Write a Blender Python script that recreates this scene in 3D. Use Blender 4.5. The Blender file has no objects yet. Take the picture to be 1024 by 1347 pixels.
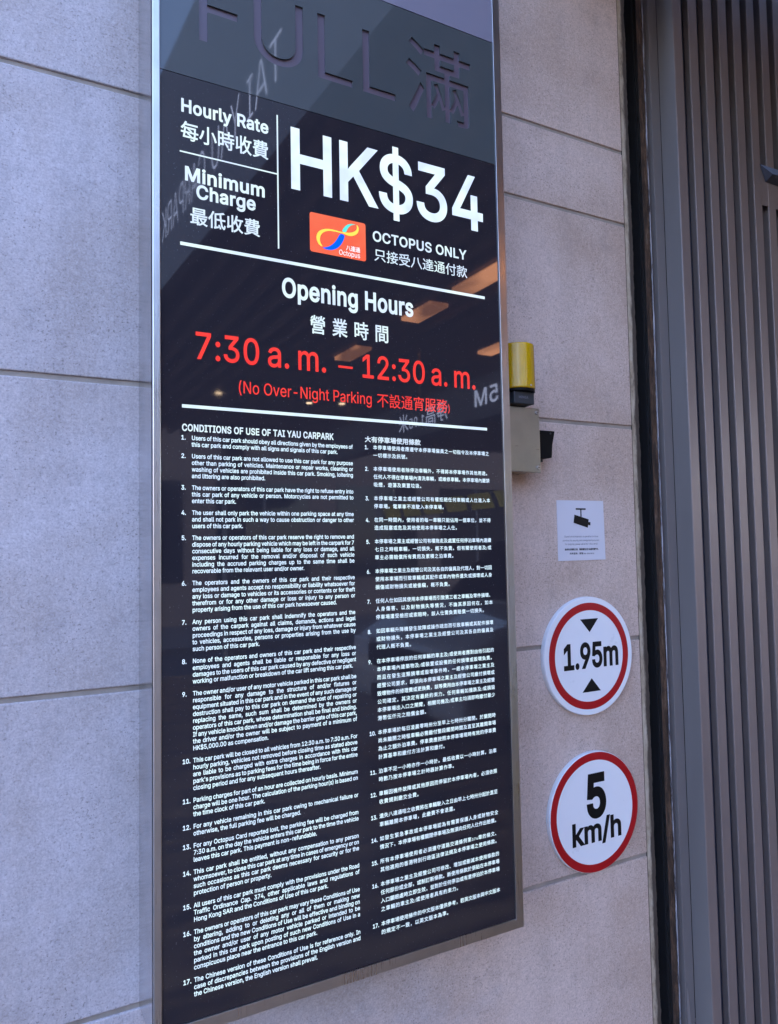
import bpy, math, os, random
import numpy as np
from mathutils import Matrix, Vector
from mathutils.geometry import delaunay_2d_cdt
random.seed(7)
S = bpy.context.scene
COL = S.collection

# ------------------------------------------------------------------ camera, sky, sun, exposure
# the wall face is the plane y = 0, the camera is at the origin height (z = 0), the ground at z = -1.6
GROUND = -1.6
cam = bpy.data.cameras.new('camera'); co = bpy.data.objects.new('camera', cam); COL.objects.link(co)
r = Vector((0.8773829, -0.4794333, -0.0185171)); u = Vector((-0.0092502, -0.0554899, 0.9984164)); f = Vector((0.4797016, 0.8758222, 0.0531208))
co.matrix_world = Matrix(((r.x, u.x, -f.x, 0), (r.y, u.y, -f.y, -1.4), (r.z, u.z, -f.z, 0), (0, 0, 0, 1)))
cam.sensor_fit = 'HORIZONTAL'; cam.sensor_width = 36; cam.lens = 34.4443
cam.clip_start = .02; cam.clip_end = 500
S.camera = co
W = bpy.data.worlds.new('World'); S.world = W; W.use_nodes = True
wn = W.node_tree
sky = wn.nodes.new('ShaderNodeTexSky'); sky.sky_type = 'NISHITA'; sky.sun_disc = False
SUN_EL, SUN_ROT = math.radians(52), math.radians(-25)
sky.ozone_density = 5.5; sky.sun_elevation = SUN_EL; sky.sun_rotation = SUN_ROT
tint = wn.nodes.new('ShaderNodeMix'); tint.data_type = 'RGBA'; tint.blend_type = 'MULTIPLY'; tint.inputs[0].default_value = 1
tint.inputs[7].default_value = (1.08, .955, .955, 1)
wn.links.new(sky.outputs[0], tint.inputs[6]); wn.links.new(tint.outputs[2], wn.nodes['Background'].inputs[0]); wn.nodes['Background'].inputs[1].default_value = .15
sun = bpy.data.lights.new('sun', 'SUN'); so = bpy.data.objects.new('sun', sun); COL.objects.link(so)
sun.energy = 2.5; sun.angle = math.radians(.5); sun.color = (1, .93, .84)
sd = Vector((math.sin(SUN_ROT) * math.cos(SUN_EL), math.cos(SUN_ROT) * math.cos(SUN_EL), math.sin(SUN_EL)))
so.rotation_euler = sd.to_track_quat('Z', 'Y').to_euler()
S.view_settings.view_transform = 'Standard'; S.view_settings.look = 'None'
S.view_settings.exposure = 3.38; S.view_settings.gamma = 1; S.view_settings.use_curve_mapping = False
S.render.engine = 'CYCLES'
S.cycles.use_denoising = True
S.cycles.max_bounces = 10
S.cycles.caustics_reflective = False; S.cycles.caustics_refractive = False

# ------------------------------------------------------------------ materials
EM = .178   # lit lettering and lamps against the exposure above
def mat(name, col=(.5, .5, .5), rough=.5, metal=0, emit=None, estr=0, spec=.5, coat=0):
    m = bpy.data.materials.new(name); m.use_nodes = True
    b = m.node_tree.nodes['Principled BSDF']
    b.inputs['Base Color'].default_value = (*col, 1); b.inputs['Roughness'].default_value = rough
    b.inputs['Metallic'].default_value = metal; b.inputs['Specular IOR Level'].default_value = spec
    b.inputs['Coat Weight'].default_value = coat
    if emit:
        b.inputs['Emission Color'].default_value = (*emit, 1); b.inputs['Emission Strength'].default_value = estr * EM
    return m
class N:
    """small helper to wire nodes"""
    def __init__(s, m): s.t = m.node_tree; s.b = s.t.nodes['Principled BSDF']
    def n(s, typ, **k):
        x = s.t.nodes.new(typ)
        for a, v in k.items():
            if a.startswith('i_'):
                x.inputs[a[2:].replace('_', ' ')].default_value = v
            else: setattr(x, a, v)
        return x
    def l(s, a, b): s.t.links.new(a, b)
    def coords(s, scale=(1, 1, 1)):
        g = s.n('ShaderNodeNewGeometry'); m = s.n('ShaderNodeMapping'); m.inputs['Scale'].default_value = scale
        s.l(g.outputs['Position'], m.inputs['Vector']); return m.outputs[0]
    def noise(s, v, scale, detail=4, rough=.55):
        x = s.n('ShaderNodeTexNoise'); x.inputs['Scale'].default_value = scale; x.inputs['Detail'].default_value = detail
        x.inputs['Roughness'].default_value = rough; s.l(v, x.inputs['Vector']); return x.outputs['Fac']
    def ramp(s, fac, *stops):
        x = s.n('ShaderNodeValToRGB'); e = x.color_ramp.elements
        while len(e) < len(stops): e.new(.5)
        for el, (p, c) in zip(e, stops):
            el.position = p; el.color = (*c, 1) if isinstance(c, tuple) else (c, c, c, 1)
        s.l(fac, x.inputs[0]); return x.outputs[0]
    def mix(s, fac, a, b, mode='MIX'):
        x = s.n('ShaderNodeMix', data_type='RGBA', blend_type=mode)
        for sock, v in ((x.inputs[0], fac), (x.inputs[6], a), (x.inputs[7], b)):
            if hasattr(v, 'links'): s.l(v, sock)
            else: sock.default_value = v if not isinstance(v, tuple) else (*v, 1)
        return x.outputs[2]
    def math(s, op, a, b=0.):
        x = s.n('ShaderNodeMath', operation=op)
        for sock, v in zip(x.inputs, (a, b)):
            if hasattr(v, 'links'): s.l(v, sock)
            else: sock.default_value = v
        return x.outputs[0]
    def bump(s, h, strength, dist):
        x = s.n('ShaderNodeBump'); x.inputs['Strength'].default_value = strength; x.inputs['Distance'].default_value = dist
        s.l(h, x.inputs['Height']); s.l(x.outputs[0], s.b.inputs['Normal'])
def stone(name, base, tan, dark, pit=1.):
    m = mat(name, base, .78, spec=.35); k = N(m); v = k.coords()
    big = k.noise(v, 2.2, 5, .6); mid = k.noise(v, 11, 6, .62); fine = k.noise(v, 260, 3, .7); grain = k.noise(v, 90, 6, .75)
    c = k.mix(k.ramp(big, (.42, 0.), (.62, 1.)), base, tan)
    c = k.mix(k.ramp(mid, (.50, 0.), (.72, .55)), c, tan)
    c = k.mix(k.ramp(mid, (.30, .38), (.45, 0.)), c, dark)
    drip = k.noise(k.coords((9, 9, .55)), 1.6, 5, .6); c = k.mix(k.ramp(drip, (.50, 0.), (.76, .28)), c, dark)
    c = k.mix(.34, c, k.ramp(fine, (.32, (.28, .28, .28)), (.62, (.72, .72, .72))), 'OVERLAY')
    c = k.mix(.5, c, k.ramp(grain, (.30, (.34, .34, .34)), (.66, (.62, .62, .62))), 'OVERLAY')
    # pits, shell flecks and a browner tone toward the drive: tan blotches plus painted warm light
    p1 = k.noise(v, 210, 2, .5); p2 = k.noise(k.coords((1, 1, 1.5)), 62, 3, .6); p3 = k.noise(v, 120, 3, .6)
    area_ = k.ramp(k.noise(v, 6, 4), (.36, .25), (.62, 1.))
    pits = k.math('MULTIPLY', k.ramp(p1, (.615, 0.), (.655, 1.)), area_); flecks = k.math('MULTIPLY', k.ramp(p2, (.635, 0.), (.67, 1.)), area_)
    c = k.mix(k.math('MULTIPLY', pits, .60 * pit), c, (.13, .115, .11)); c = k.mix(k.math('MULTIPLY', flecks, .50 * pit), c, (.19, .165, .155))
    c = k.mix(k.math('MULTIPLY', k.ramp(p3, (.58, 0.), (.68, 1.)), .30), c, (.66, .63, .62))
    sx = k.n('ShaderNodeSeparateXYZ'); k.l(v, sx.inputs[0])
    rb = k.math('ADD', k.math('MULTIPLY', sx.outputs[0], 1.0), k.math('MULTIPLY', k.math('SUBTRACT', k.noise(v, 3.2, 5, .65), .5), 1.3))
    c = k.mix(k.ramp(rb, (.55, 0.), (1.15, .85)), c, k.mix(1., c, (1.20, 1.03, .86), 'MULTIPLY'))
    oi = k.n('ShaderNodeObjectInfo'); br = k.ramp(oi.outputs['Random'], (0., .90), (1., 1.04))
    c = k.mix(1., c, br, 'MULTIPLY')
    k.l(c, k.b.inputs['Base Color'])
    h = k.math('SUBTRACT', k.math('MULTIPLY', grain, .6), k.math('MULTIPLY', pits, 1.)); k.bump(h, .35, .0012)
    return m
def brushed(name, col, rough, vertical=True, dark=None):
    m = mat(name, col, rough, 1); k = N(m)
    v = k.coords((90, 90, 1.2) if vertical else (1.2, 90, 90))
    n = k.noise(v, 6, 4, .6); k.bump(n, .10, .0006)
    blot = k.noise(k.coords(), 9, 4)
    k.l(k.ramp(k.math('ADD', k.math('MULTIPLY', n, .5), k.math('MULTIPLY', blot, .5)), (.3, rough * .75), (.7, rough * 1.35)), k.b.inputs['Roughness'])
    c2 = tuple(x * .72 for x in col)
    k.l(k.mix(k.ramp(blot, (.45, 0.), (.75, .7)), col, c2), k.b.inputs['Base Color'])
    return m
def painted(name, col, rough=.45, var=.12, bump=.06, metal=0, streak=False):
    m = mat(name, col, rough, metal); k = N(m)
    v = k.coords((1, 1, .25) if streak else (1, 1, 1))
    n = k.noise(v, 9, 6, .65); n2 = k.noise(k.coords(), 420, 2)
    k.l(k.mix(n, tuple(x * (1 - var * 1.6) for x in col), tuple(min(1, x * (1 + var * 1.6)) for x in col)), k.b.inputs['Base Color'])
    k.l(k.ramp(n, (.3, rough * .8), (.7, min(1, rough * 1.25))), k.b.inputs['Roughness'])
    k.bump(n2, bump, .0008); return m

M = {}
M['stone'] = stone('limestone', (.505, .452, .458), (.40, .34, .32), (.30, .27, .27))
M['mortar'] = painted('mortar_fill', (.30, .255, .215), .9, .45, .6)
def stained_edge():
    m = mat('stone_edge_stained', (.3, .27, .22), .85); k = N(m); v = k.coords((1, 1, .22)); n = k.noise(v, 60, 6, .7); n2 = k.noise(k.coords((1, 1, .45)), 26, 7, .75)
    c = k.ramp(n2, (.34, (.17, .125, .08)), (.50, (.38, .31, .225)), (.70, (.52, .45, .36)))
    sx = k.n('ShaderNodeSeparateXYZ'); k.l(k.coords(), sx.inputs[0])
    e = k.math('ADD', k.math('MULTIPLY', k.math('SUBTRACT', sx.outputs[0], 1.512), 50.), k.math('MULTIPLY', n, 1.1))
    c = k.mix(k.ramp(e, (.62, 0.), (.95, .93)), c, (.035, .024, .018)); k.l(c, k.b.inputs['Base Color']); k.bump(n, .7, .003); return m
M['edge_stone'] = stained_edge()
M['steel'] = brushed('brushed_steel', (.60, .575, .55), .30)
M['steel_side'] = brushed('satin_steel', (.66, .66, .66), .20)
M['steel_box'] = brushed('brushed_steel_box', (.45, .44, .39), .31, False)
def glass():
    m = mat('black_backlit_glass', (.022, .019, .024), .03, spec=.62); k = N(m)
    k.l(k.ramp(k.noise(k.coords((1, 1, .6)), 5, 6, .7), (.45, .015), (.75, .05)), k.b.inputs['Roughness'])
    d = k.ramp(k.noise(k.coords(), 330, 2, .5), (.70, 0.), (.74, .5)); k.l(k.mix(d, (.022, .019, .024), (.12, .12, .13)), k.b.inputs['Base Color']); return m
M['glass_black'] = glass()
M['full_face'] = painted('grey_acrylic_face', (.060, .066, .068), .03, .05, .0)
M['full_letter'] = mat('unlit_letter_plate', (.105, .078, .098), .35)
M['top_face'] = mat('pale_acrylic_face', (.19, .175, .215), .06)
M['gasket'] = mat('black_gasket', (.004, .004, .006), .6)
def lit(name, c1, c2, st):
    m = mat(name, (.03, .03, .03), .1); k = N(m)
    n = k.noise(k.coords(), 16, 2); k.l(k.mix(k.ramp(n, (.40, 0.), (.60, 1.)), c1, c2), k.b.inputs['Emission Color'])
    k.b.inputs['Emission Strength'].default_value = st * EM; return m
M['lit_big'] = lit('backlit_white_large', (.60, .72, 1.), (.76, .93, 1.), .66)
M['lit'] = lit('backlit_white', (.66, .80, 1.), (.76, .95, .98), .60)
M['lit_text'] = lit('backlit_white_small', (.55, .70, .90), (.62, .82, .92), .85)
M['lit_red'] = lit('backlit_red', (.90, .024, .011), (1., .036, .016), .58)
M['orange'] = lit('backlit_orange', (1., .13, .045), (1., .17, .065), .52)
M['logo_yellow'] = mat('logo_yellow', (.4, .3, .05), .2, emit=(1., .62, .07), estr=.55)
M['logo_blue'] = mat('logo_blue', (.0, .05, .3), .2, emit=(0., .10, .85), estr=.6)
M['logo_teal'] = mat('logo_teal', (.05, .3, .25), .2, emit=(.08, .62, .50), estr=.6)
M['logo_white'] = mat('logo_white', (.5, .5, .5), .2, emit=(1, .9, .85), estr=.5)
M['white_sheet'] = painted('white_sign_sheet', (.80, .80, .82), .32, .02, .0)
M['white_rim'] = painted('white_acrylic_rim', (.70, .72, .75), .35, .04, .0)
M['sign_red'] = painted('red_sign_vinyl', (.40, .006, .010), .35, .06, .0)
M['ink'] = mat('black_vinyl', (.003, .003, .0035), .5, spec=.25)
M['grey_ink'] = mat('grey_print', (.16, .16, .19), .6)
M['paper'] = painted('white_sticker', (.62, .61, .66), .45, .02, .0)
M['black_plastic'] = painted('black_plastic', (.003, .003, .0035), .6, .2, .1)
M['black_plastic'].node_tree.nodes['Principled BSDF'].inputs['Specular IOR Level'].default_value = .15
M['grey_neck'] = painted('dark_plastic', (.022, .026, .032), .5, .15, .1)
M['slat'] = painted('bronze_grey_powder_coat', (.255, .205, .19), .40, .07, .05, .35, True)
M['gate_blue'] = painted('slate_grey_sheet', (.19, .17, .165), .45, .08, .04, .15, True)
M['gate_back'] = painted('shade_tinted_backing', (.042, .044, .062), .5, .06, .04, 0, True)  # shade in the slat gaps and on the hood painted as dark blue
M['void'] = mat('painted_gap_shade', (.006, .006, .007), .9)  # near black, gap shade put into the colour
def rusty():
    m = mat('rusty_steel', (.06, .035, .022), .8); k = N(m); v = k.coords((3, 3, .7))
    n = k.noise(v, 22, 7, .75); n2 = k.noise(k.coords((2, 2, .35)), 55, 5, .7)
    c = k.ramp(n, (.30, (.012, .010, .010)), (.47, (.055, .032, .020)), (.58, (.13, .075, .045)), (.72, (.21, .17, .14)))
    c = k.mix(k.ramp(n2, (.52, 0.), (.68, .7)), c, (.02, .017, .016)); k.l(c, k.b.inputs['Base Color']); k.bump(n, .6, .003); return m
M['rust'] = rusty()
def chipped():
    m = mat('chipped_white_paint', (.5, .5, .55), .6); k = N(m); n = k.noise(k.coords((2, 2, .3)), 45, 6, .7)
    k.l(k.ramp(n, (.40, (.05, .035, .03)), (.50, (.34, .34, .37)), (.65, (.60, .61, .66))), k.b.inputs['Base Color']); return m
M['chipped'] = chipped()

# ------------------------------------------------------------------ mesh and object helpers
ORG = {}
def root(name, label, cat, loc, group=None, kind=None):
    o = bpy.data.objects.new(name, None); COL.objects.link(o); o.location = loc; o.empty_display_size = .1
    o['label'] = label; o['category'] = cat
    if group: o['group'] = group
    if kind: o['kind'] = kind
    ORG[o.name] = Vector(loc); return o
def obj(name, data, m=None, parent=None, kind=None, label=None, smooth=False):
    """data = (verts, faces) in world coordinates -> one mesh object"""
    v, fc = data
    org = Vector((0, 0, 0))
    if parent is not None: org = ORG[parent.name]
    me = bpy.data.meshes.new(name)
    me.from_pydata([(a[0] - org.x, a[1] - org.y, a[2] - org.z) for a in v], [], fc); me.update()
    if m is not None: me.materials.append(m)
    if smooth: me.polygons.foreach_set('use_smooth', [True] * len(me.polygons))
    o = bpy.data.objects.new(name, me); COL.objects.link(o)
    if parent is not None: o.parent = parent
    ORG[o.name] = org
    if kind: o['kind'] = kind
    if label: o['label'] = label
    return o
def single(name, data, m, label, cat, group=None, kind=None, smooth=False):
    o = obj(name, data, m, None, kind, label, smooth); o['category'] = cat
    if group: o['group'] = group
    return o
def bevel(o, w, seg=2):
    b = o.modifiers.new('edge', 'BEVEL'); b.width = w; b.segments = seg; b.limit_method = 'ANGLE'; return o
def box(x0, x1, y0, y1, z0, z1):
    v = [(x, y, z) for x in (x0, x1) for y in (y0, y1) for z in (z0, z1)]
    return v, [(0, 1, 3, 2), (4, 6, 7, 5), (0, 4, 5, 1), (2, 3, 7, 6), (0, 2, 6, 4), (1, 5, 7, 3)]
def join(*ds):
    V, F = [], []
    for v, f_ in ds:
        n = len(V); V += list(v); F += [tuple(i + n for i in t) for t in f_]
    return V, F
def cyl(c, axis, rad, length, seg=32, r2=None):
    """cylinder from c along axis ('x','y','z')"""
    r2 = rad if r2 is None else r2; V, F = [], []
    for k, (t, rr) in enumerate(((0, rad), (length, r2))):
        for i in range(seg):
            a = 2 * math.pi * i / seg; p, q = rr * math.cos(a), rr * math.sin(a)
            V.append({'x': (c[0] + t, c[1] + p, c[2] + q), 'y': (c[0] + p, c[1] + t, c[2] + q), 'z': (c[0] + p, c[1] + q, c[2] + t)}[axis])
    for i in range(seg):
        j = (i + 1) % seg; F.append((i, j, seg + j, seg + i))
    F.append(tuple(range(seg))[::-1]); F.append(tuple(range(seg, 2 * seg))); return V, F
def ring_xz(cx, cz, y, r0, r1, seg=96):
    V = []; F = []
    for i in range(seg):
        a = 2 * math.pi * i / seg
        V += [(cx + r0 * math.cos(a), y, cz + r0 * math.sin(a)), (cx + r1 * math.cos(a), y, cz + r1 * math.sin(a))]
    for i in range(seg):
        j = (i + 1) % seg; F.append((2 * i, 2 * j, 2 * j + 1, 2 * i + 1))
    return V, F
def extrude_poly(pts, fn):
    """closed polygon pts (2D) swept between two positions given by fn(p, 0) and fn(p, 1)"""
    n = len(pts); V = [fn(p, 0) for p in pts] + [fn(p, 1) for p in pts]
    F = [tuple(range(n)), tuple(range(2 * n - 1, n - 1, -1))] + [(i, n + i, n + (i + 1) % n, (i + 1) % n) for i in range(n)]
    return V, F
def chaikin(p, it=2):
    for _ in range(it):
        q = []
        for i in range(len(p)):
            a, b = p[i], p[(i + 1) % len(p)]
            q += [(a[0] * .75 + b[0] * .25, a[1] * .75 + b[1] * .25), (a[0] * .25 + b[0] * .75, a[1] * .25 + b[1] * .75)]
        p = q
    return p

# ------------------------------------------------------------------ lettering: glyph outlines -> exact triangles
FONT_DIR = os.path.join(bpy.utils.system_resource('DATAFILES'), 'fonts')
try: INTER = bpy.data.fonts.load(os.path.join(FONT_DIR, 'Inter.woff2'))
except Exception: INTER = None
RAW = {}
def is_cjk(ch): return ord(ch) > 0x2E00
def preload(chars):
    tmp = []
    def mk(body, cjk, res):
        c = bpy.data.curves.new('tmp', 'FONT'); c.body = body; c.resolution_u = res; c.dimensions = '3D'
        if not cjk and INTER: c.font = INTER
        o = bpy.data.objects.new('tmp', c); COL.objects.link(o); tmp.append(o); return o
    chars = [c for c in sorted(set(chars)) if c not in RAW and c != ' ']
    base = {k: mk('II', k, 2) for k in (False, True)}
    jobs = [(ch, mk(ch, is_cjk(ch), 2 if is_cjk(ch) else 4), mk('I' + ch + 'I', is_cjk(ch), 2)) for ch in chars]
    jobs.append(('SP', mk('I', False, 2), mk('I I', False, 2)))
    bpy.context.view_layer.update(); dg = bpy.context.evaluated_depsgraph_get()
    def mesh(o):
        me = bpy.data.meshes.new_from_object(o.evaluated_get(dg)); n = len(me.vertices)
        co_ = np.zeros(n * 3); me.vertices.foreach_get('co', co_); ed = [tuple(e.vertices) for e in me.edges]
        bpy.data.meshes.remove(me); return co_.reshape(-1, 3)[:, :2], ed
    bw = {k: mesh(o)[0][:, 0].max() for k, o in base.items()}
    for ch, a, b in jobs:
        P, E = mesh(a); adv = mesh(b)[0][:, 0].max() - bw[False if ch == 'SP' else is_cjk(ch)]
        nxt = {}
        for i, j in E: nxt.setdefault(i, []).append(j)
        adj = {}
        for i, j in E: adj.setdefault(i, []).append(j); adj.setdefault(j, []).append(i)
        seen = set(); loops = []
        for i in range(len(P)):
            if i in seen or i not in adj: continue
            # start along the stored direction of the edges (i -> i+1)
            lp = [i]; seen.add(i); cur = i
            first = i + 1 if (i + 1) in adj[i] else adj[i][0]
            cur = first
            while cur not in seen:
                lp.append(cur); seen.add(cur)
                nn = [q for q in adj[cur] if q not in seen]
                if not nn: break
                cur = nn[0]
            L = P[lp]; keep = [0]
            for q in range(1, len(L)):
                if np.hypot(*(L[q] - L[keep[-1]])) > 1e-4: keep.append(q)
            if len(keep) > 1 and np.hypot(*(L[keep[-1]] - L[keep[0]])) < 1e-4: keep.pop()
            L = L[keep]
            if len(L) >= 3: loops.append(L)
        RAW[' ' if ch == 'SP' else ch] = ([] if ch == 'SP' else loops, float(adv))
    for o in tmp:
        c = o.data; bpy.data.objects.remove(o); bpy.data.curves.remove(c)
def area(L): x, y = L[:, 0], L[:, 1]; return .5 * float(np.sum(x * np.roll(y, -1) - np.roll(x, -1) * y))
def contours(ch, bold):
    loops, adv = RAW[ch]
    if not loops: return [], adv
    sg = 1 if sum(area(L) for L in loops) > 0 else -1
    out = []
    for L in loops:
        if bold:
            d = np.roll(L, -1, 0) - L; d /= np.hypot(d[:, 0], d[:, 1])[:, None]
            n = np.stack([d[:, 1], -d[:, 0]], 1) * sg; n0 = np.roll(n, 1, 0)
            m = n + n0; q = np.maximum(.35, (m * m).sum(1) / 2); L = L + m / q[:, None] * bold
        out.append(L)
    return out, adv
def winding(C, loops):
    w = np.zeros(len(C), int)
    for L in loops:
        A, B = L, np.roll(L, -1, 0)
        x, y = C[:, :1], C[:, 1:]
        cr = (B[:, 0] - A[:, 0]) * (y - A[:, 1]) - (x - A[:, 0]) * (B[:, 1] - A[:, 1])
        up = (A[:, 1] <= y) & (B[:, 1] > y) & (cr > 0); dn = (A[:, 1] > y) & (B[:, 1] <= y) & (cr < 0)
        w += up.sum(1) - dn.sum(1)
    return w
def tess(loops, keep_out=False, frame=None):
    vs, es = [], []
    for L in loops + ([frame] if frame is not None else []):
        n = len(vs); k = len(L); vs += [Vector((float(a), float(b))) for a, b in L]; es += [(n + i, n + (i + 1) % k) for i in range(k)]
    v, _, t = delaunay_2d_cdt(vs, es, [], 0, 1e-6)[:3]
    P = np.array([(a.x, a.y) for a in v]); T = np.array([tuple(x) for x in t])
    C = P[T].mean(1); w = winding(C, loops)
    a = P[T]; ar = np.abs(np.cross(a[:, 1] - a[:, 0], a[:, 2] - a[:, 0])) if False else np.abs((a[:, 1, 0] - a[:, 0, 0]) * (a[:, 2, 1] - a[:, 0, 1]) - (a[:, 1, 1] - a[:, 0, 1]) * (a[:, 2, 0] - a[:, 0, 0]))
    ok = ((w == 0) if keep_out else (w != 0)) & (ar > 1e-9 * (1 if not keep_out else .001))
    return P, T[ok]
GC = {}
def glyph(ch, bold):
    k = (ch, bold)
    if k not in GC:
        loops, adv = contours(ch, bold)
        GC[k] = (None, None, adv) if not loops else (*tess(loops), adv)
    return GC[k]
def width(s, em, bold=0, xs=1, track=0, sp=0):
    return sum(RAW[c][1] * em * xs + track + (sp if c == ' ' else 0) for c in s) - track
def text(s, x, z, em, bold=0, xs=1, track=0, sp=0, y=0):
    V, F = [], []
    for c in s:
        P, T, adv = glyph(c, bold)
        if P is not None:
            n = len(V); V += [(x + a * em * xs, y, z + b * em) for a, b in P.tolist()]; F += [(p + n, q + n, r_ + n) for p, q, r_ in T.tolist()]
        x += adv * em * xs + track + (sp if c == ' ' else 0)
    return V, F
def capr(): return max(float(l_[:, 1].max()) for l_ in RAW['H'][0])
def fit_latin(s, x0, x1, z, cap, bold=0, y=0, tk=None, sp=0):
    """advance-free: the ink of s spans x0..x1, capitals stand cap high on z"""
    em = cap / capr(); V, F = text(s, 0, z, em, bold, y=y, track=em * (bold * .8 if tk is None else tk), sp=sp * em); xs_ = [v[0] for v in V]; a, b = min(xs_), max(xs_); k = (x1 - x0) / (b - a)
    return [(x0 + (v[0] - a) * k, v[1], v[2]) for v in V], F
def fit_ink(s, x0, x1, z0, z1, bold=0, y=0, track=0):
    V, F = text(s, 0, 0, 1, bold, track=track, y=y); X = [v[0] for v in V]; Z = [v[2] for v in V]
    kx = (x1 - x0) / (max(X) - min(X)); kz = (z1 - z0) / (max(Z) - min(Z))
    return [(x0 + (v[0] - min(X)) * kx, v[1], z0 + (v[2] - min(Z)) * kz) for v in V], F
def rect(x0, x1, z0, z1, y): return [(x0, y, z0), (x1, y, z0), (x1, y, z1), (x0, y, z1)], [(0, 1, 2, 3)]

EN = [
 ["Users of this car park should obey all directions given by the employees of", "this car park and comply with all signs and signals of this car park."],
 ["Users of this car park are not allowed to use this car park for any purpose", "other than parking of vehicles. Maintenance or repair works, cleaning or", "washing of vehicles are prohibited inside this car park. Smoking, loitering", "and littering are also prohibited."],
 ["The owners or operators of this car park have the right to refuse entry into", "this car park of any vehicle or person. Motorcycles are not permitted to", "enter this car park."],
 ["The user shall only park the vehicle within one parking space at any time", "and shall not park in such a way to cause obstruction or danger to other", "users of this car park."],
 ["The owners or operators of this car park reserve the right to remove and", "dispose of any hourly parking vehicle which may be left in the carpark for 7", "consecutive days without being liable for any loss or damage, and all", "expenses incurred for the removal and/or disposal of such vehicle", "including the accrued parking charges up to the same time shall be", "recoverable from the relevant user and/or owner."],
 ["The operators and the owners of this car park and their respective", "employees and agents accept no responsibility or liability whatsoever for", "any loss or damage to vehicles or its accessories or contents or for theft", "therefrom or for any other damage or loss or injury to any person or", "property arising from the use of this car park howsoever caused."],
 ["Any person using this car park shall indemnify the operators and the", "owners of the carpark against all claims, demands, actions and legal", "proceedings in respect of any loss, damage or injury from whatever cause", "to vehicles, accessories, persons or properties arising from the use by", "such person of this car park."],
 ["None of the operators and owners of this car park and their respective", "employees and agents shall be liable or responsible for any loss or", "damages to the users of this car park caused by any defective or negligent", "working or malfunction or breakdown of the car lift serving this car park."],
 ["The owner and/or user of any motor vehicle parked in this car park shall be", "responsible for any damage to the structure of and/or fixtures or", "equipment situated in this car park and in the event of any such damage or", "destruction shall pay to this car park on demand the cost of repairing or", "replacing the same, such sum shall be determined by the owners or", "operators of this car park, whose determination shall be final and binding.", "If any vehicle knocks down and/or damage the barrier gate of this car park,", "the driver and/or the owner will be subject to payment of a minimum of", "HK$5,000.00 as compensation."],
 ["This car park will be closed to all vehicles from 12:30 a.m. to 7:30 a.m. For", "hourly parking, vehicles not removed before closing time as stated above", "are liable to be charged with extra charges in accordance with this car", "park's provisions as to parking fees for the time being in force for the entire", "closing period and for any subsequent hours thereafter."],
 ["Parking charges for part of an hour are collected on hourly basis. Minimum", "charge will be one hour. The calculation of the parking hour(s) is based on", "the time clock of this car park."],
 ["For any vehicle remaining in this car park owing to mechanical failure or", "otherwise, the full parking fee will be charged."],
 ["For any Octopus Card reported lost, the parking fee will be charged from", "7:30 a.m. on the day the vehicle enters this car park to the time the vehicle", "leaves this car park. This payment is non-refundable."],
 ["This car park shall be entitled, without any compensation to any person", "whomsoever, to close this car park at any time in cases of emergency or on", "such occasions as this car park deems necessary for security or for the", "protection of person or property."],
 ["All users of this car park must comply with the provisions under the Road", "Traffic Ordinance Cap. 374, other applicable laws and regulations of", "Hong Kong SAR and the Conditions of Use of this car park."],
 ["The owners or operators of this car park may vary these Conditions of Use", "by altering, adding to or deleting any or all of them or making new", "conditions and the new Conditions of Use will be effective and binding on", "the owner and/or user of any motor vehicle parked or intended to be", "parked in this car park upon posting of such new Conditions of Use in a", "conspicuous place near the entrance to this car park."],
 ["The Chinese version of these Conditions of Use is for reference only. In", "case of discrepancies between the provisions of the English version and", "the Chinese version, the English version shall prevail."]]
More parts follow.
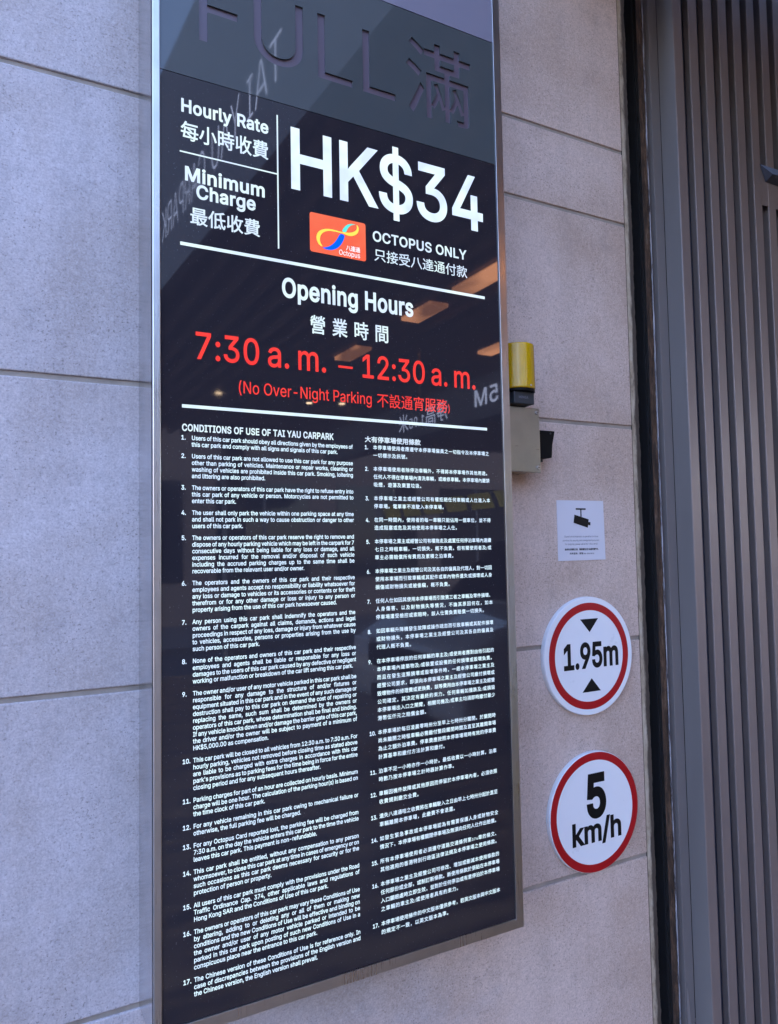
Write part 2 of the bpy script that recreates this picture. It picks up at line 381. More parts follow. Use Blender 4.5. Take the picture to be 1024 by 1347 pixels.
CN = [
 ["本停車場使用者應遵守本停車場僱員之一切指令及本停車場之", "一切標示及訊號。"],
 ["本停車場使用者除停泊車輛外，不得將本停車場作其他用途。", "任何人不得在停車場內清洗車輛，或維修車輛。本停車場內嚴禁", "吸煙，遊蕩及棄置垃圾。"],
 ["本停車場之業主或經營公司有權拒絕任何車輛或人仕進入本", "停車場。電單車不准駛入本停車場。"],
 ["在同一時間內，使用者的每一車輛只能佔用一個車位，並不得", "造成阻塞或危及其他使用本停車場之人仕。"],
 ["本停車場之業主或經營公司有權拖走及處置任何停泊車場內連續", "七日之時租車輛，一切損失，概不負責。但有關使用者及/或", "車主必需賠償所有費用及累積之泊車費。"],
 ["本停車場之業主及經營公司及其各自的僱員及代理人，對一切因", "使用本車場而引致車輛或其配件或車內物件遺失或損壞或人身", "損傷或財物損失或被偷竊，概不負責。"],
 ["任何人仕如因其使用本停車場而引致第三者之車輛及零件損壞、", "人身傷害、以及財物損失等情況，不論其原因何在，如本", "停車場遭受檢控或索賠時，該人仕需負責賠償一切損失。"],
 ["如因車輛升降機發生故障或操作疏忽而引致車輛或其配件損壞", "或財物損失，本停車場之業主及經營公司及其各自的僱員及", "代理人概不負責。"],
 ["在本停車場停放的任何車輛的車主及/或使用者應對由他引起的", "本停車場內建築物及/或裝置或設備的任何損壞或毀壞負責。", "而且在發生這類損壞或毀壞事件時，一經本停車場之業主及", "經營公司要求，即須向本停車場之業主及經營公司繳付損壞或", "毀壞物件的修理費或更換費，該等費用由本停車場之業主及經營", "公司確定，其決定有最終約束力。任何車輛如撞跌及/或損毀", "本停車場出入口之閘臂，相關司機及/或車主均須即時繳付最少", "港幣伍仟元之賠償金額。"],
 ["本停車場於每日凌晨零時卅分至早上七時卅分關閉。於關閉時", "尚未離開之時租車輛必需繳付整段關閉時間及直至其離開車場", "為止之額外泊車費。停車費應按照本停車場現時有效的停車費", "計算基準和繳付方法計算和繳付。"],
 ["泊車不足一小時亦作一小時計。最低收費以一小時計算。泊車", "時數乃按本停車場之計時器計算作準。"],
 ["車輛因機件故障或其他原因而停留於本停車場內者，必須依照", "收費規則繳交全費。"],
 ["遺失八達通咭之收費將在車輛駛入之日由早上七時卅分起計直至", "車輛離開本停車場，此繳費不會退還。"],
 ["如發生緊急事故或本停車場認為有需要保護人身或財物安全", "情況下，本停車場有權關閉停車場及無須向任何人仕作出賠償。"],
 ["所有本停車場使用者必須遵守道路交通條例第374章的條文、", "其他適用的香港特別行政區法律法規及本停車場之使用條款。"],
 ["本停車場之業主及經營公司可修改、增加或刪減本使用條款的", "任何部份或全部，或制訂新條款。新使用條款於張貼在本停車場", "入口顯眼處時立即生效，並對於任何停泊或有意停泊於本停車場", "之車輛的車主及/或使用者具有約束力。"],
 ["本停車場使用條件的中文版本僅供參考，若英文版本與中文版本", "的規定不一致，以英文版本為準。"]]
NOTICE_EN = ["Closed circuit television in operation on these", "premises for security and management purposes.", "For enquiries, please call at 852-2512 8910"]
NOTICE_CN = ["為保安及管理之用，閉路電視正在本處所運作中。", "如有查詢，請電 852-2512 8910"]
preload(''.join(sum(EN, [])) + ''.join(sum(CN, [])) + ''.join(NOTICE_EN + NOTICE_CN) + "0123456789.:/()-–$&HK每小時收費最低只接受八達通付款營業時間不設通宵服務滿大有停車場使用條款淨高米PTAIYUFLOCNRMBGSEDkmhVWXZ")

# ------------------------------------------------------------------ large structure: ground, buildings, canopy
def asphalt(name, c):
    m = mat(name, c, .8); k = N(m); v = k.coords(); n = k.noise(v, 1.3, 6); g = k.noise(v, 160, 3)
    k.l(k.mix(g, k.mix(n, tuple(x * .7 for x in c), tuple(x * 1.3 for x in c)), tuple(x * 1.5 for x in c)), k.b.inputs['Base Color']); k.bump(g, .5, .004); return m
M['asphalt'] = asphalt('asphalt', (.05, .05, .052))
M['paving'] = asphalt('paving', (.12, .115, .11))
def drivefloor():
    m = mat('brown_driveway_coating', (.06, .035, .022), .35); k = N(m); v = k.coords((1, 3.2, 1))
    n = k.noise(v, 2.4, 3, .5); k.l(k.ramp(n, (.38, (.05, .035, .03)), (.50, (.26, .14, .07)), (.64, (.48, .28, .13))), k.b.inputs['Base Color']); return m
M['drive'] = drivefloor()
obj('ground', rect(-150, 150, 0, 0, 0) and ([(-150, -150, GROUND - .12), (150, -150, GROUND - .12), (150, 150, GROUND - .12), (-150, 150, GROUND - .12)], [(0, 1, 2, 3)]), M['asphalt'], None, 'structure')
obj('pavement', box(-30, .1, -3.2, .4, GROUND - .3, GROUND), M['paving'], None, 'structure')
obj('driveway', box(.1, 9.5, -9, .4, GROUND - .3, GROUND - .004), M['drive'], None, 'structure')
obj('opposite_pavement', box(-60, 60, -16, -12, GROUND - .3, GROUND), M['paving'], None, 'structure')

# own building mass: solid above and behind the cladding (keeps the wall in its own shade)
M['concrete'] = painted('concrete', (.30, .28, .26), .85, .12, .2)
M['warm_facade'] = painted('buff_facade', (.40, .31, .25), .8, .1, .1)
M['dark_facade'] = painted('dark_facade', (.30, .29, .29), .6, .1, .1)
bt = root('tower_building', 'tall concrete building whose stone clad base carries the car park sign', 'building', (0, 5, GROUND))
obj('wall', join(box(-9, 1.512, .034, .42, GROUND - .2, 4), box(-9, 10, .42, 12, GROUND - .2, 45), box(-9, 10, .10, .42, 4.0, 45), box(1.512, 10, .14, .42, 2.4, 4)), M['concrete'], bt)
obj('gap_shade_lining', join(box(1.512, 5.4, .41, .418, GROUND, 2.4), box(1.5125, 1.516, .055, .41, GROUND, 2.4)), M['void'], bt)  # near-black sheets paint the shade inside the gate gap

ob = root('opposite_building', 'buff building across the street seen only as a reflection in the glass', 'building', (0, -22, GROUND))
obj('facade', box(-22, 24, -26, -16, GROUND - .2, 3.6), M['warm_facade'], ob)
M['window_glass'] = mat('dark_window_glass', (.02, .025, .03), .06, spec=.7)
wm = None
for iz in range(1):
    for ix in range(14):
        x = -20 + ix * 3.1; z = GROUND + 1.0 + iz * 3.8
        w_ = obj('window', box(x, x + 2.3, -15.99, -15.95, z, z + 2.3), M['window_glass'], ob)
        obj('mullion', box(x + 1.12, x + 1.18, -15.95, -15.92, z, z + 2.3), M['dark_facade'], w_)
sb = root('side_building', 'buff tower further along the street, unseen, there to bounce warm light', 'building', (33, 0, GROUND))  # unseen tower, buff so it throws warm light on wall and gate
obj('facade', box(26, 40, -14, 14, GROUND - .2, 20), M['warm_facade'], sb)

# ------------------------------------------------------------------ stone cladding
wall = root('stone_wall', 'pale speckled limestone wall of large panels with dark recessed joints', 'wall', (0, .03, GROUND))
wall['kind'] = 'structure'
ZJ = [-1.6 - .2, -1.336, -.7857, -.2349, .3147, .8599, 1.0592, 1.61, 2.16, 2.71, 3.26, 3.85]
XJ = [-6.6, -5.4, -4.2, -3.0, -1.8, -.6, 1.502]
J = .0048
for i in range(len(ZJ) - 1):
    for j in range(len(XJ) - 1):
        xr = XJ[j + 1] - (J if j + 1 < len(XJ) - 1 else 0)
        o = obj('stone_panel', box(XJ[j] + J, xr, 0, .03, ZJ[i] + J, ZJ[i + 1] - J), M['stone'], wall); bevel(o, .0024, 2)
obj('mortar_backing', box(-6.6, 1.5036, .0045, .033, -1.8, 3.85), M['mortar'], wall)
# rough stained return at the corner beside the gate
def rough_strip(x0, x1, y0, y1, z0, z1, nz, amp, seed, edge='x1'):
    rg = random.Random(seed); V, F = [], []; xs = [x0, x0 + (x1 - x0) * .45, x1]
    dx = 0; dy = 0
    for k in range(nz + 1):
        z = z0 + (z1 - z0) * k / nz
        dx = dx * .75 + rg.uniform(-amp, amp); dy = dy * .6 + rg.uniform(-amp, amp) * .5
        V += [(xs[0], y0, z), (xs[1] + dx * .3, y0 - abs(dy) * .3, z), (xs[2] + dx, y0 + abs(dy) * .5, z), (xs[2] + dx * .7, y1, z)]
        if k:
            a = 4 * (k - 1); b = 4 * k
            for t in range(3): F.append((a + t, a + t + 1, b + t + 1, b + t))
    return V, F
obj('corner_strip', rough_strip(1.5035, 1.531, .0015, .055, -1.7, 3.8, 1100, .0011, 3), M['edge_stone'], wall)

# ------------------------------------------------------------------ gate beside the wall
gate = root('slatted_gate', 'bronze grey metal gate of upright slats beside the stone wall', 'gate', (1.7, .02, GROUND))
GT = 2.38
s0 = 1.7245; pitch = .0668; fw = .0347; dep = .030
first = bevel(obj('slat', extrude_poly([(s0, 0), (s0 + fw, 0), (s0 + fw, .005), (s0 + .024, .008), (s0 + .024, dep), (s0 + .012, dep), (s0 + .012, .008), (s0, .005)], lambda p, q: (p[0], p[1], GROUND if q == 0 else GT)), M['slat'], gate), .0006, 1)
for k in range(1, 50):
    c = first.copy(); COL.objects.link(c); c.parent = gate; c.location.x = k * pitch
obj('back_sheet', box(s0, s0 + 50 * pitch, dep + .002, dep + .006, GROUND, GT), M['gate_back'], gate)
# side return of the slatted leaf and the post that carries it
bevel(obj('side_return', box(s0 - .0015, s0, .0015, .0560, GROUND, GT), M['gate_blue'], gate), .0004, 1)
bevel(obj('post', box(1.6875, s0 - .0028, .056, .12, GROUND, GT), M['gate_blue'], gate), .001, 2)
obj('seam', box(s0 - .0028, s0 - .0016, .0575, .06, GROUND, GT), M['gasket'], gate)
obj('post_rebate', join(box(1.6865, 1.6872, .0575, .075, GROUND, GT), box(1.664, 1.6866, .0735, .078, GROUND, GT)), M['gate_blue'], gate)
obj('rusty_angle', rough_strip(1.640, 1.6625, .058, .075, GROUND, GT, 900, .0007, 8), M['rust'], gate)
obj('shade_black_web', box(1.636, 1.641, .070, .30, GROUND, GT), M['void'], gate)  # web of the angle, coloured near black for the shade in the gap
obj('chipped_edge', rough_strip(1.6605, 1.6645, .0545, .0735, GROUND, GT, 900, .0004, 11), M['chipped'], gate)
# lock plate with a folded hood between two slats
px0, px1 = s0 + 5 * pitch + fw, s0 + 8 * pitch
obj('lock_plate', box(px0 + .001, px1 - .001, .0008, .004, 1.043, 1.150), M['slat'], gate)
obj('hood', ([(2.088, -.001, 1.169), (2.19, -.001, 1.172), (2.108, -.030, 1.128), (2.19, -.030, 1.134), (2.112, -.001, 1.118), (2.19, -.001, 1.118)],
             [(0, 1, 3, 2), (2, 3, 5, 4), (0, 2, 4)]), M['gate_back'], gate)
# torn strip peeling off the post near its foot
pl = []
for k in range(13):
    z = -1.60 + .42 * k / 12; t = k / 12; wob = .0035 * math.sin(k * 2.1)
    pl += [(1.6885, .0545 - .001 * t, z), (1.6885 + .021 * (1 - t) ** .6 + wob * .3 * (1 - t), .0535 - .010 * math.sin(t * 3.1) * (1 - t) - .002, z)]
obj('torn_strip', (pl, [(2 * i, 2 * i + 1, 2 * i + 3, 2 * i + 2) for i in range(12)]), M['gate_blue'], gate, label='bent torn edge of the gate post')

# ------------------------------------------------------------------ the illuminated sign
PY = -.1265
sign = root('car_park_sign', 'tall black backlit tariff and conditions sign in a steel box on the stone wall', 'sign', (.62, 0, -.79))
X0, X1, Z0, Z1 = .2495, 1.0005, -.7862, 1.42
obj('side_sheet', join(box(X0, X0 + .0015, PY + .004, -.0004, Z0, Z1), box(X1 - .0015, X1, PY + .004, -.0004, Z0, Z1), box(X0 + .002, X1 - .002, PY + .004, -.0004, Z0, Z0 + .0015)), M['steel_side'], sign)
def frame_bar(name, x0, x1, z0, z1, b=.0004): return bevel(obj(name, box(x0, x1, PY, PY + .012, z0, z1), M['steel'], sign), b, 2)
frame_bar('frame_bar', X0, .2630, Z0, Z1, .0014); frame_bar('frame_bar', .9815, X1, Z0, Z1)
frame_bar('frame_bar', .2633, .9812, Z0, -.7668)
frame_bar('frame_bar', .2633, .9812, 1.405, Z1)
obj('glass_panel', box(.2634, .9811, PY + .0030, PY + .006, -.7665, .8423), M['glass_black'], sign)
obj('backing_plate', box(.2634, .9811, PY + .0074, PY + .0105, .80, 1.405), M['full_letter'], sign, label='dull mauve plate seen through the unlit cut out letters')
obj('gasket', join(rect(.2634, .9811, .8424, .8436, PY + .0055), rect(.2634, .9811, 1.1195, 1.1212, PY + .0055)), M['gasket'], sign)
# upper acrylic face with the unlit word cut out of it
def loops_of(s, bold, em=1):
    out = []; x = 0
    for c in s:
        L, adv = contours(c, bold); out += [l_ + np.array([x, 0]) for l_ in L]; x += adv
    return out
def fit_loops(L, x0, x1, z0=None, z1=None, base=None, cap=None):
    A = np.vstack(L); kx = (x1 - x0) / (A[:, 0].max() - A[:, 0].min()); ax = A[:, 0].min()
    if cap: kz = cap / capr(); az = 0; b = base
    else: kz = (z1 - z0) / (A[:, 1].max() - A[:, 1].min()); az = A[:, 1].min(); b = z0
    return [np.stack([x0 + (l_[:, 0] - ax) * kx, b + (l_[:, 1] - az) * kz], 1) for l_ in L]
LF = fit_loops(loops_of('FULL', 0), .3312, .7331, base=.9166, cap=.1289) + fit_loops(loops_of('滿', .008), .7592, .9207, .9036, 1.0690)
fr = np.array([(.2634, .8436), (.9811, .8436), (.9811, 1.1194), (.2634, 1.1194)])
P, T = tess(LF, True, fr)
cnt = {}
for t in T.tolist():
    for a, b in ((t[0], t[1]), (t[1], t[2]), (t[2], t[0])): cnt[(min(a, b), max(a, b))] = cnt.get((min(a, b), max(a, b)), 0) + 1
fV = [(a, PY + .003, b) for a, b in P.tolist()]; n = len(fV); fV += [(a, PY + .0072, b) for a, b in P.tolist()]
fF = [tuple(t) for t in T.tolist()] + [(a, b, b + n, a + n) for (a, b), c in cnt.items() if c == 1]
obj('word_panel', (fV, fF), M['full_face'], sign, label='slate grey face with the word FULL and its Chinese character cut out')
obj('top_panel', box(.2634, .9811, PY + .003, PY + .006, 1.1212, 1.405), M['top_face'], sign, label='plain pale panel above the cut out word')

TY = PY + .0026
def part(name, data, m, parent=sign, label=None): return obj(name, data, m, parent, label=label)
part('lettering', fit_latin('Hourly Rate', .2994, .4592, .7769, .0226, .024, TY), M['lit'])
part('lettering', fit_ink('每小時收費', .2982, .4588, .7262, .7608, .014, TY), M['lit'])
part('lettering', fit_latin('Minimum', .3054, .4508, .6548, .0240, .024, TY), M['lit'])
part('lettering', fit_latin('Charge', .3251, .4332, .6262, .0236, .024, TY), M['lit'])
part('lettering', fit_ink('最低收費', .3143, .4414, .5772, .6090, .014, TY), M['lit'])
part('lettering', fit_latin('HK$34', .5030, .9436, .6858, .1140, .013, TY, tk=-.01), M['lit_big'])
part('lettering', fit_latin('OCTOPUS ONLY', .6738, .8985, .6155, .0198, .018, TY), M['lit'])
part('lettering', fit_ink('只接受八達通付款', .6766, .8990, .5756, .6010, .006, TY), M['lit'])
part('lettering', fit_latin('Opening Hours', .4824, .7638, .4748, .0345, .024, TY), M['lit'])
part('lettering', fit_ink('營業時間', .5376, .7046, .4124, .4480, .014, TY, track=.38), M['lit'])
part('lettering', fit_latin('7:30 a. m.', .3226, .5690, .3410, .0462, .010, TY, sp=-.05), M['lit_red'])
part('lettering', rect(.5945, .6250, .3528, .3572, TY), M['lit_red'])
part('lettering', fit_latin('12:30 a. m.', .6460, .9130, .3392, .0448, .010, TY, sp=-.05), M['lit_red'])
part('lettering', fit_latin('(No Over-Night Parking', .3990, .6650, .2870, .0215, .004, TY), M['lit_red'])
part('lettering', fit_ink('不設通宵服務)', .6768, .8465, .2826, .3110, .004, TY), M['lit_red'])
part('lettering', fit_latin('CONDITIONS OF USE OF TAI YAU CARPARK', .2986, .5828, .2132, .0115, .026, TY), M['lit'])
part('lettering', fit_ink('大有停車場使用條款', .6485, .7746, .2120, .2246, .022, TY), M['lit'])
part('rule_line', rect(.2965, .4752, .7030, .7056, TY), M['lit'])
part('rule_line', rect(.4752, .4780, .5630, .8178, TY), M['lit'])
part('rule_line', rect(.2967, .9431, .5372, .5432, TY), M['lit'])
part('rule_line', rect(.2987, .9402, .2530, .2588, TY), M['lit'])
# conditions of use, one part per numbered clause
EMB = .0074 / capr(); XS = .2760 / width(EN[0][1], EMB, 0); BOLD = .013
L = 0
for k, para in enumerate(EN):
    ds = [text(f"{k+1}.", .2968, .1979 - .01137 * L - .02021 * k, EMB, .018, XS, y=TY)]
    for i, ln in enumerate(para):
        z = .1979 - .01137 * L - .02021 * k
        if i < len(para) - 1:
            w = width(ln, EMB, 0, XS); ns = ln.count(' '); ex = (.3075 - w) / ns; xs = XS
            if ex < -.0009: xs = XS * (.3075 + .0009 * ns) / w; ex = -.0009
            if k == 7 and i == 3: ex = 0
            ds.append(text(ln, .3148, z, EMB, BOLD, xs, sp=ex, y=TY)); L += 1
        else:
            ds.append(text(ln, .3148, z, EMB, BOLD, XS, y=TY))
    part('clause', join(*ds), M['lit_text'])
L = 0; EMC = .0096
for k, para in enumerate(CN):
    ds = []
    for i, ln in enumerate(para):
        z = .1988 - .01544 * L - .02646 * k
        if i == 0: ds.append(text(f"{k+1}.", .6476, z, EMB, .018, XS, y=TY))
        w = width(ln, EMC); tr = (.2775 - w) / (len(ln) - 1)
        if i == len(para) - 1: tr = min(tr, .00085); L -= 1
        tr = max(tr, -.0011)
        sq = min(1., .2775 / (w + tr * (len(ln) - 1)))
        ds.append(text(ln, .6660, z + .0008, EMC, .010, sq, track=tr * sq, y=TY)); L += 1
    part('clause', join(*ds), M['lit_text'])
# payment card emblem
c0, c1, c2, c3 = .5393, .6580, .5700, .6462; rr = .0045
cp = []
for cx_, cz_, a0 in ((c1 - rr, c3 - rr, 0), (c0 + rr, c3 - rr, 90), (c0 + rr, c2 + rr, 180), (c1 - rr, c2 + rr, 270)):
    cp += [(cx_ + rr * math.cos(math.radians(a0 + t)), cz_ + rr * math.sin(math.radians(a0 + t))) for t in (0, 22, 45, 68, 90)]
def poly(pts, y):
    PP, TT = tess([np.array(pts)]); return [(a, y, b) for a, b in PP.tolist()], [tuple(t) for t in TT.tolist()]
card = part('card_emblem', poly(cp, TY), M['orange'], label='orange payment card emblem with an infinity ribbon')
YL = [(0.6374, 0.6403), (0.642, 0.6379), (0.6433, 0.6308), (0.6407, 0.6236), (0.6348, 0.6185), (0.626, 0.6148), (0.6167, 0.615), (0.6096, 0.6169), (0.6011, 0.6173), (0.5898, 0.6174), (0.5814, 0.6171), (0.5729, 0.6147), (0.5659, 0.6105), (0.561, 0.6037), (0.5595, 0.5962), (0.5612, 0.5888), (0.5655, 0.5837), (0.5628, 0.5832), (0.5573, 0.5861), (0.5533, 0.5925), (0.5523, 0.6), (0.5542, 0.6069), (0.5591, 0.613), (0.5674, 0.6179), (0.5772, 0.6202), (0.587, 0.6208), (0.5983, 0.62), (0.6068, 0.6194), (0.6154, 0.62), (0.624, 0.6214), (0.632, 0.6243), (0.6379, 0.6297), (0.6392, 0.6353)]
BL = [(0.5641, 0.5813), (0.5711, 0.5831), (0.5795, 0.5863), (0.588, 0.5931), (0.5952, 0.6023), (0.601, 0.6133), (0.6039, 0.6162), (0.6131, 0.6143), (0.6094, 0.603), (0.6035, 0.5927), (0.5963, 0.5855), (0.5878, 0.5809), (0.5808, 0.5791), (0.5724, 0.5789)]
TL = [(0.6061, 0.6202), (0.6098, 0.6275), (0.6156, 0.6347), (0.6229, 0.6388), (0.6301, 0.6402), (0.6373, 0.6399), (0.6315, 0.6389), (0.6257, 0.6364), (0.6206, 0.631), (0.6169, 0.625), (0.6154, 0.62)]
part('ribbon', poly(chaikin(BL), TY - .0001), M['logo_blue'], card); part('ribbon', poly(chaikin(TL), TY - .0002), M['logo_teal'], card)
part('ribbon', poly(chaikin(YL), TY - .0003), M['logo_yellow'], card)
part('lettering', join(fit_latin('Octopus', .5998, .6448, .5742, .0098, .0, TY - .0002), fit_ink('八達通', .6146, .6452, .5848, .5955, .01, TY - .0002)), M['logo_white'], card)

# ------------------------------------------------------------------ round traffic signs, notice
def disc_sign(name, label, cx, cz, R_, ring_o, ring_i, rim):
    t = root(name, label, 'road sign', (cx, 0, cz), 'round road signs on the stone wall')
    bevel(obj('rim', cyl((cx, -.0118, cz), 'y', R_, .0114, 96), M['white_rim'], t, smooth=False), .0012, 2)
    o = obj('face', cyl((cx, -.0146, cz), 'y', R_ - .0006, .0025, 96), M['white_sheet'], t); bevel(o, .0006, 1)
    obj('red_ring', ring_xz(cx, cz, -.0149, R_ * ring_i, R_ * ring_o), M['sign_red'], t)
    return t
A_ = disc_sign('height_limit_sign', 'round height limit sign reading 1.95m between two black arrowheads', 1.3138, -.2645, .1440, .900, .772, True)
y = -.0150
obj('lettering', fit_latin('1.95m', 1.2298, 1.4090, -.2920, .0575, .026, y, tk=-.022), M['ink'], A_)
for pts in ([(1.2856, -.1745), (1.3450, -.1745), (1.3155, -.2072)], [(1.2861, -.3520), (1.3464, -.3520), (1.3175, -.3195)]):
    obj('arrowhead', ([(a, y, b) for a, b in pts], [(0, 1, 2)]), M['ink'], A_)
B_ = disc_sign('speed_limit_sign', 'round speed limit sign reading 5 km/h with a broad red border', 1.3165, -.6410, .1435, .990, .860, True)
obj('lettering', fit_latin('5', 1.2880, 1.3520, -.6500, .0950, .034, y), M['ink'], B_)
obj('lettering', fit_latin('km/h', 1.2398, 1.3990, -.7100, .0500, .026, y, tk=0), M['ink'], B_)
NT = root('camera_notice', 'small white surveillance notice with a black camera symbol', 'notice', (1.3115, 0, .044))
obj('sheet', ([(1.2345, -.0016, .1182), (1.3885, -.0016, .1188), (1.3904, -.0016, -.0302), (1.2346, -.0016, -.0308), (1.2345, -.0002, .1182), (1.3885, -.0002, .1188), (1.3904, -.0002, -.0302), (1.2346, -.0002, -.0308)],
              [(0, 3, 2, 1), (4, 5, 6, 7), (0, 1, 5, 4), (1, 2, 6, 5), (2, 3, 7, 6), (3, 0, 4, 7)]), M['paper'], NT)
y = -.0020
obj('camera_symbol', join(rect(1.2950, 1.3280, .0953, .0992, y), rect(1.3098, 1.3136, .078, .0955, y - .0001),
    ([(1.2900, y - .0002, .0832), (1.3370, y - .0002, .0715), (1.3330, y - .0002, .0505), (1.2865, y - .0002, .0628)], [(0, 1, 2, 3)]),
    ([(1.3350, y - .0003, .0648), (1.3425, y - .0003, .0648), (1.3415, y - .0003, .0560), (1.3335, y - .0003, .0582)], [(0, 1, 2, 3)])), M['ink'], NT)
for s, a, b, z in zip(NOTICE_EN, (1.2552, 1.2499, 1.2569), (1.3672, 1.3707, 1.3640), (.0268, .0172, .0080)):
    obj('lettering', fit_latin(s, a, b, z, .0042, .0, y), M['grey_ink'], NT)
obj('lettering', fit_ink(NOTICE_CN[0], 1.2555, 1.3670, -.0058, -.0004, .03, y), M['ink'], NT)
obj('lettering', fit_ink(NOTICE_CN[1], 1.2710, 1.3515, -.0158, -.0104, .01, y), M['ink'], NT)

# ------------------------------------------------------------------ warning beacon on its steel box, black sounder
bx = root('junction_box', 'brushed steel junction box with corner screws behind the big sign edge', 'electrical box', (1.07, 0, .25))
bevel(obj('housing', box(1.012, 1.126, -.060, -.0005, .178, .322), M['steel_box'], bx), .0015, 2)
bevel(obj('cover_plate', box(1.008, 1.1300, -.0700, -.0605, .1752, .3245), M['steel_box'], bx), .0012, 2)
for sx, sz in ((1.1215, .3135), (1.1215, .1865), (1.018, .3135), (1.018, .1865)):
    sc_ = bevel(obj('screw', cyl((sx, -.0735, sz), 'y', .0048, .0035, 20, .0048), M['steel'], bx), .001, 2)
    obj('screw_slot', box(sx - .0032, sx + .0032, -.0738, -.0736, sz - .0005, sz + .0005), M['gasket'], sc_)
def amber():
    m = mat('amber_lens', (.72, .50, .010), .14, spec=.5); m.node_tree.nodes['Principled BSDF'].inputs['Transmission Weight'].default_value = .22
    k = N(m); w = k.n('ShaderNodeTexWave', wave_type='BANDS', bands_direction='X'); w.inputs['Scale'].default_value = 240; k.l(k.coords(), w.inputs['Vector'])
    n = k.noise(k.coords((1, 1, .3)), 34, 4, .6)
    k.l(k.mix(k.ramp(n, (.42, 0.), (.70, .75)), (.66, .38, .002), (.52, .30, .003)), k.b.inputs['Base Color']); k.bump(w.outputs['Fac'], .25, .001); return m
M['amber'] = amber()
bc = root('warning_beacon', 'yellow cylindrical warning beacon standing on the steel junction box', 'beacon', (1.0735, -.068, .322))
bcx, bcy, br = 1.0690, -.070, .0395
bevel(obj('lens', cyl((bcx, bcy, .3605), 'z', br, .1030, 64, br * .985), M['amber'], bc), .003, 3)
bevel(obj('collar', cyl((bcx, bcy, .3540), 'z', br * .97, .0062, 64), M['black_plastic'], bc), .0015, 2)
bevel(obj('neck', box(bcx - .030, 1.0965, -.094, -.046, .3262, .3540), M['grey_neck'], bc), .002, 2)
obj('lettering', fit_latin('MINGA', 1.052, 1.0785, .3385, .0050, .01, -.0944), M['grey_ink'], bc)
bevel(obj('screw', cyl((bcx + .006, bcy - br - .0015, .3662), 'y', .0022, .004, 16), M['steel'], bc), .0006, 2)
sd_ = root('sounder', 'small black sounder with a slanted side fixed beside the steel box', 'sounder', (1.155, 0, .24))
bevel(obj('case', extrude_poly([(1.1325, .2110), (1.1800, .2140), (1.1830, .2450), (1.1915, .2780), (1.1325, .2780)], lambda p, s: (p[0], -.052 if s == 0 else -.0005, p[1])), M['black_plastic'], sd_), .0015, 2)
bevel(obj('mount', box(1.133, 1.168, -.034, -.0005, .2055, .2125), M['grey_neck'], sd_), .001, 1)
obj('screw', cyl((1.1765, -.0535, .2715), 'y', .0022, .0018, 14), M['grey_neck'], sd_)
M['dim_led'] = mat('dim_orange_mark', (.25, .05, .01), .4)
obj('mark', join(rect(1.1365, 1.1378, .2165, .2225, -.0524), rect(1.1395, 1.1407, .2165, .2225, -.0524), rect(1.1378, 1.1395, .2214, .2225, -.0524), rect(1.1425, 1.1437, .2165, .2215, -.0524)), M['dim_led'], sd_)

# ------------------------------------------------------------------ car park entrance opposite the sign (seen mirrored in the glass)
M['beam'] = painted('grey_beam_paint', (.20, .21, .23), .6, .05, .05)
M['soffit'] = painted('brown_soffit_slat', (.46, .33, .26), .55, .1, .05)
M['letter_metal'] = mat('sign_letter_added_glow', (.75, .78, .85), .35, emit=(.62, .70, 1.), estr=3.2)  # glow added so the letters show up in the glass reflection
M['hazard_y'] = painted('hazard_yellow', (.80, .60, .06), .5, .1, .05)
M['hazard_k'] = painted('hazard_black', (.02, .02, .02), .5, .1, .05)
cn = root('entrance_canopy', 'brown slatted canopy over the car park entrance with pale lettering on its edge', 'canopy', (4, -4, GROUND))
CX0 = 1.52
obj('deck', extrude_poly([(1.06, -.12), (.68, -9.0), (9.5, -9.0), (9.5, -.12)], lambda p, s: (p[0], p[1], 1.72 if s == 0 else 2.0)), M['beam'], cn)
sl = obj('soffit_slat', box(1.13, 1.18, -8.9, -.14, 1.62, 1.72), M['soffit'], cn)
for k in range(1, 49):
    c = sl.copy(); COL.objects.link(c); c.parent = cn; c.location.x = k * .17
obj('fascia', extrude_poly([(1.117, -.10), (.74, -9.0), (.68, -9.0), (1.057, -.10)], lambda p, s: (p[0], p[1], 1.58 if s == 0 else 2.9)), M['dark_facade'], cn)
obj('column', box(2.80, 3.05, -8.6, -8.35, GROUND, 1.72), M['concrete'], cn)
# letters on the fascia, reading outwards from the wall
def on_plane(data, ox, oy, dirx, diry):
    """data drawn in xz -> placed along direction (dirx,diry) starting at ox,oy"""
    return [(ox + dirx * v[0], oy + diry * v[0], v[2]) for v in data[0]], data[1]
ux, uy = -.04236, -.9991
for wtxt, a, b in (('TAI', 0, .38), ('YAU', .47, .86), ('CARPARK', .97, 1.80)):
    obj('lettering', on_plane(fit_latin(wtxt, a, b, 1.842, .190, -.013, 0), .996, -1.46, ux, uy), M['letter_metal'], cn)
hb = root('headroom_beam', 'grey overhead beam lettered with the 1.95M headroom in white', 'beam', (2.9, -3.6, .95))
obj('beam', box(2.80, 2.95, -5.2, -1.9, .84, 1.11), M['beam'], hb)
obj('lettering', on_plane(fit_latin('1.95M', 0, .53, .925, .105, .01, 0), 2.797, -2.24, 0, -1), M['letter_metal'], hb)
obj('lettering', on_plane(fit_ink('淨高1.95米', 0, .68, .90, 1.035, .0, 0), 2.797, -3.09, 0, -1), M['letter_metal'], hb)
for yy in (-2.3, -3.55, -4.8):
    obj('hanger', box(2.86, 2.89, yy - .015, yy + .015, 1.11, 1.72), M['steel'], hb)
bar = root('height_bar', 'yellow and black striped bar hanging below the headroom beam', 'barrier bar', (2.9, -3.3, .32))
nb = 14
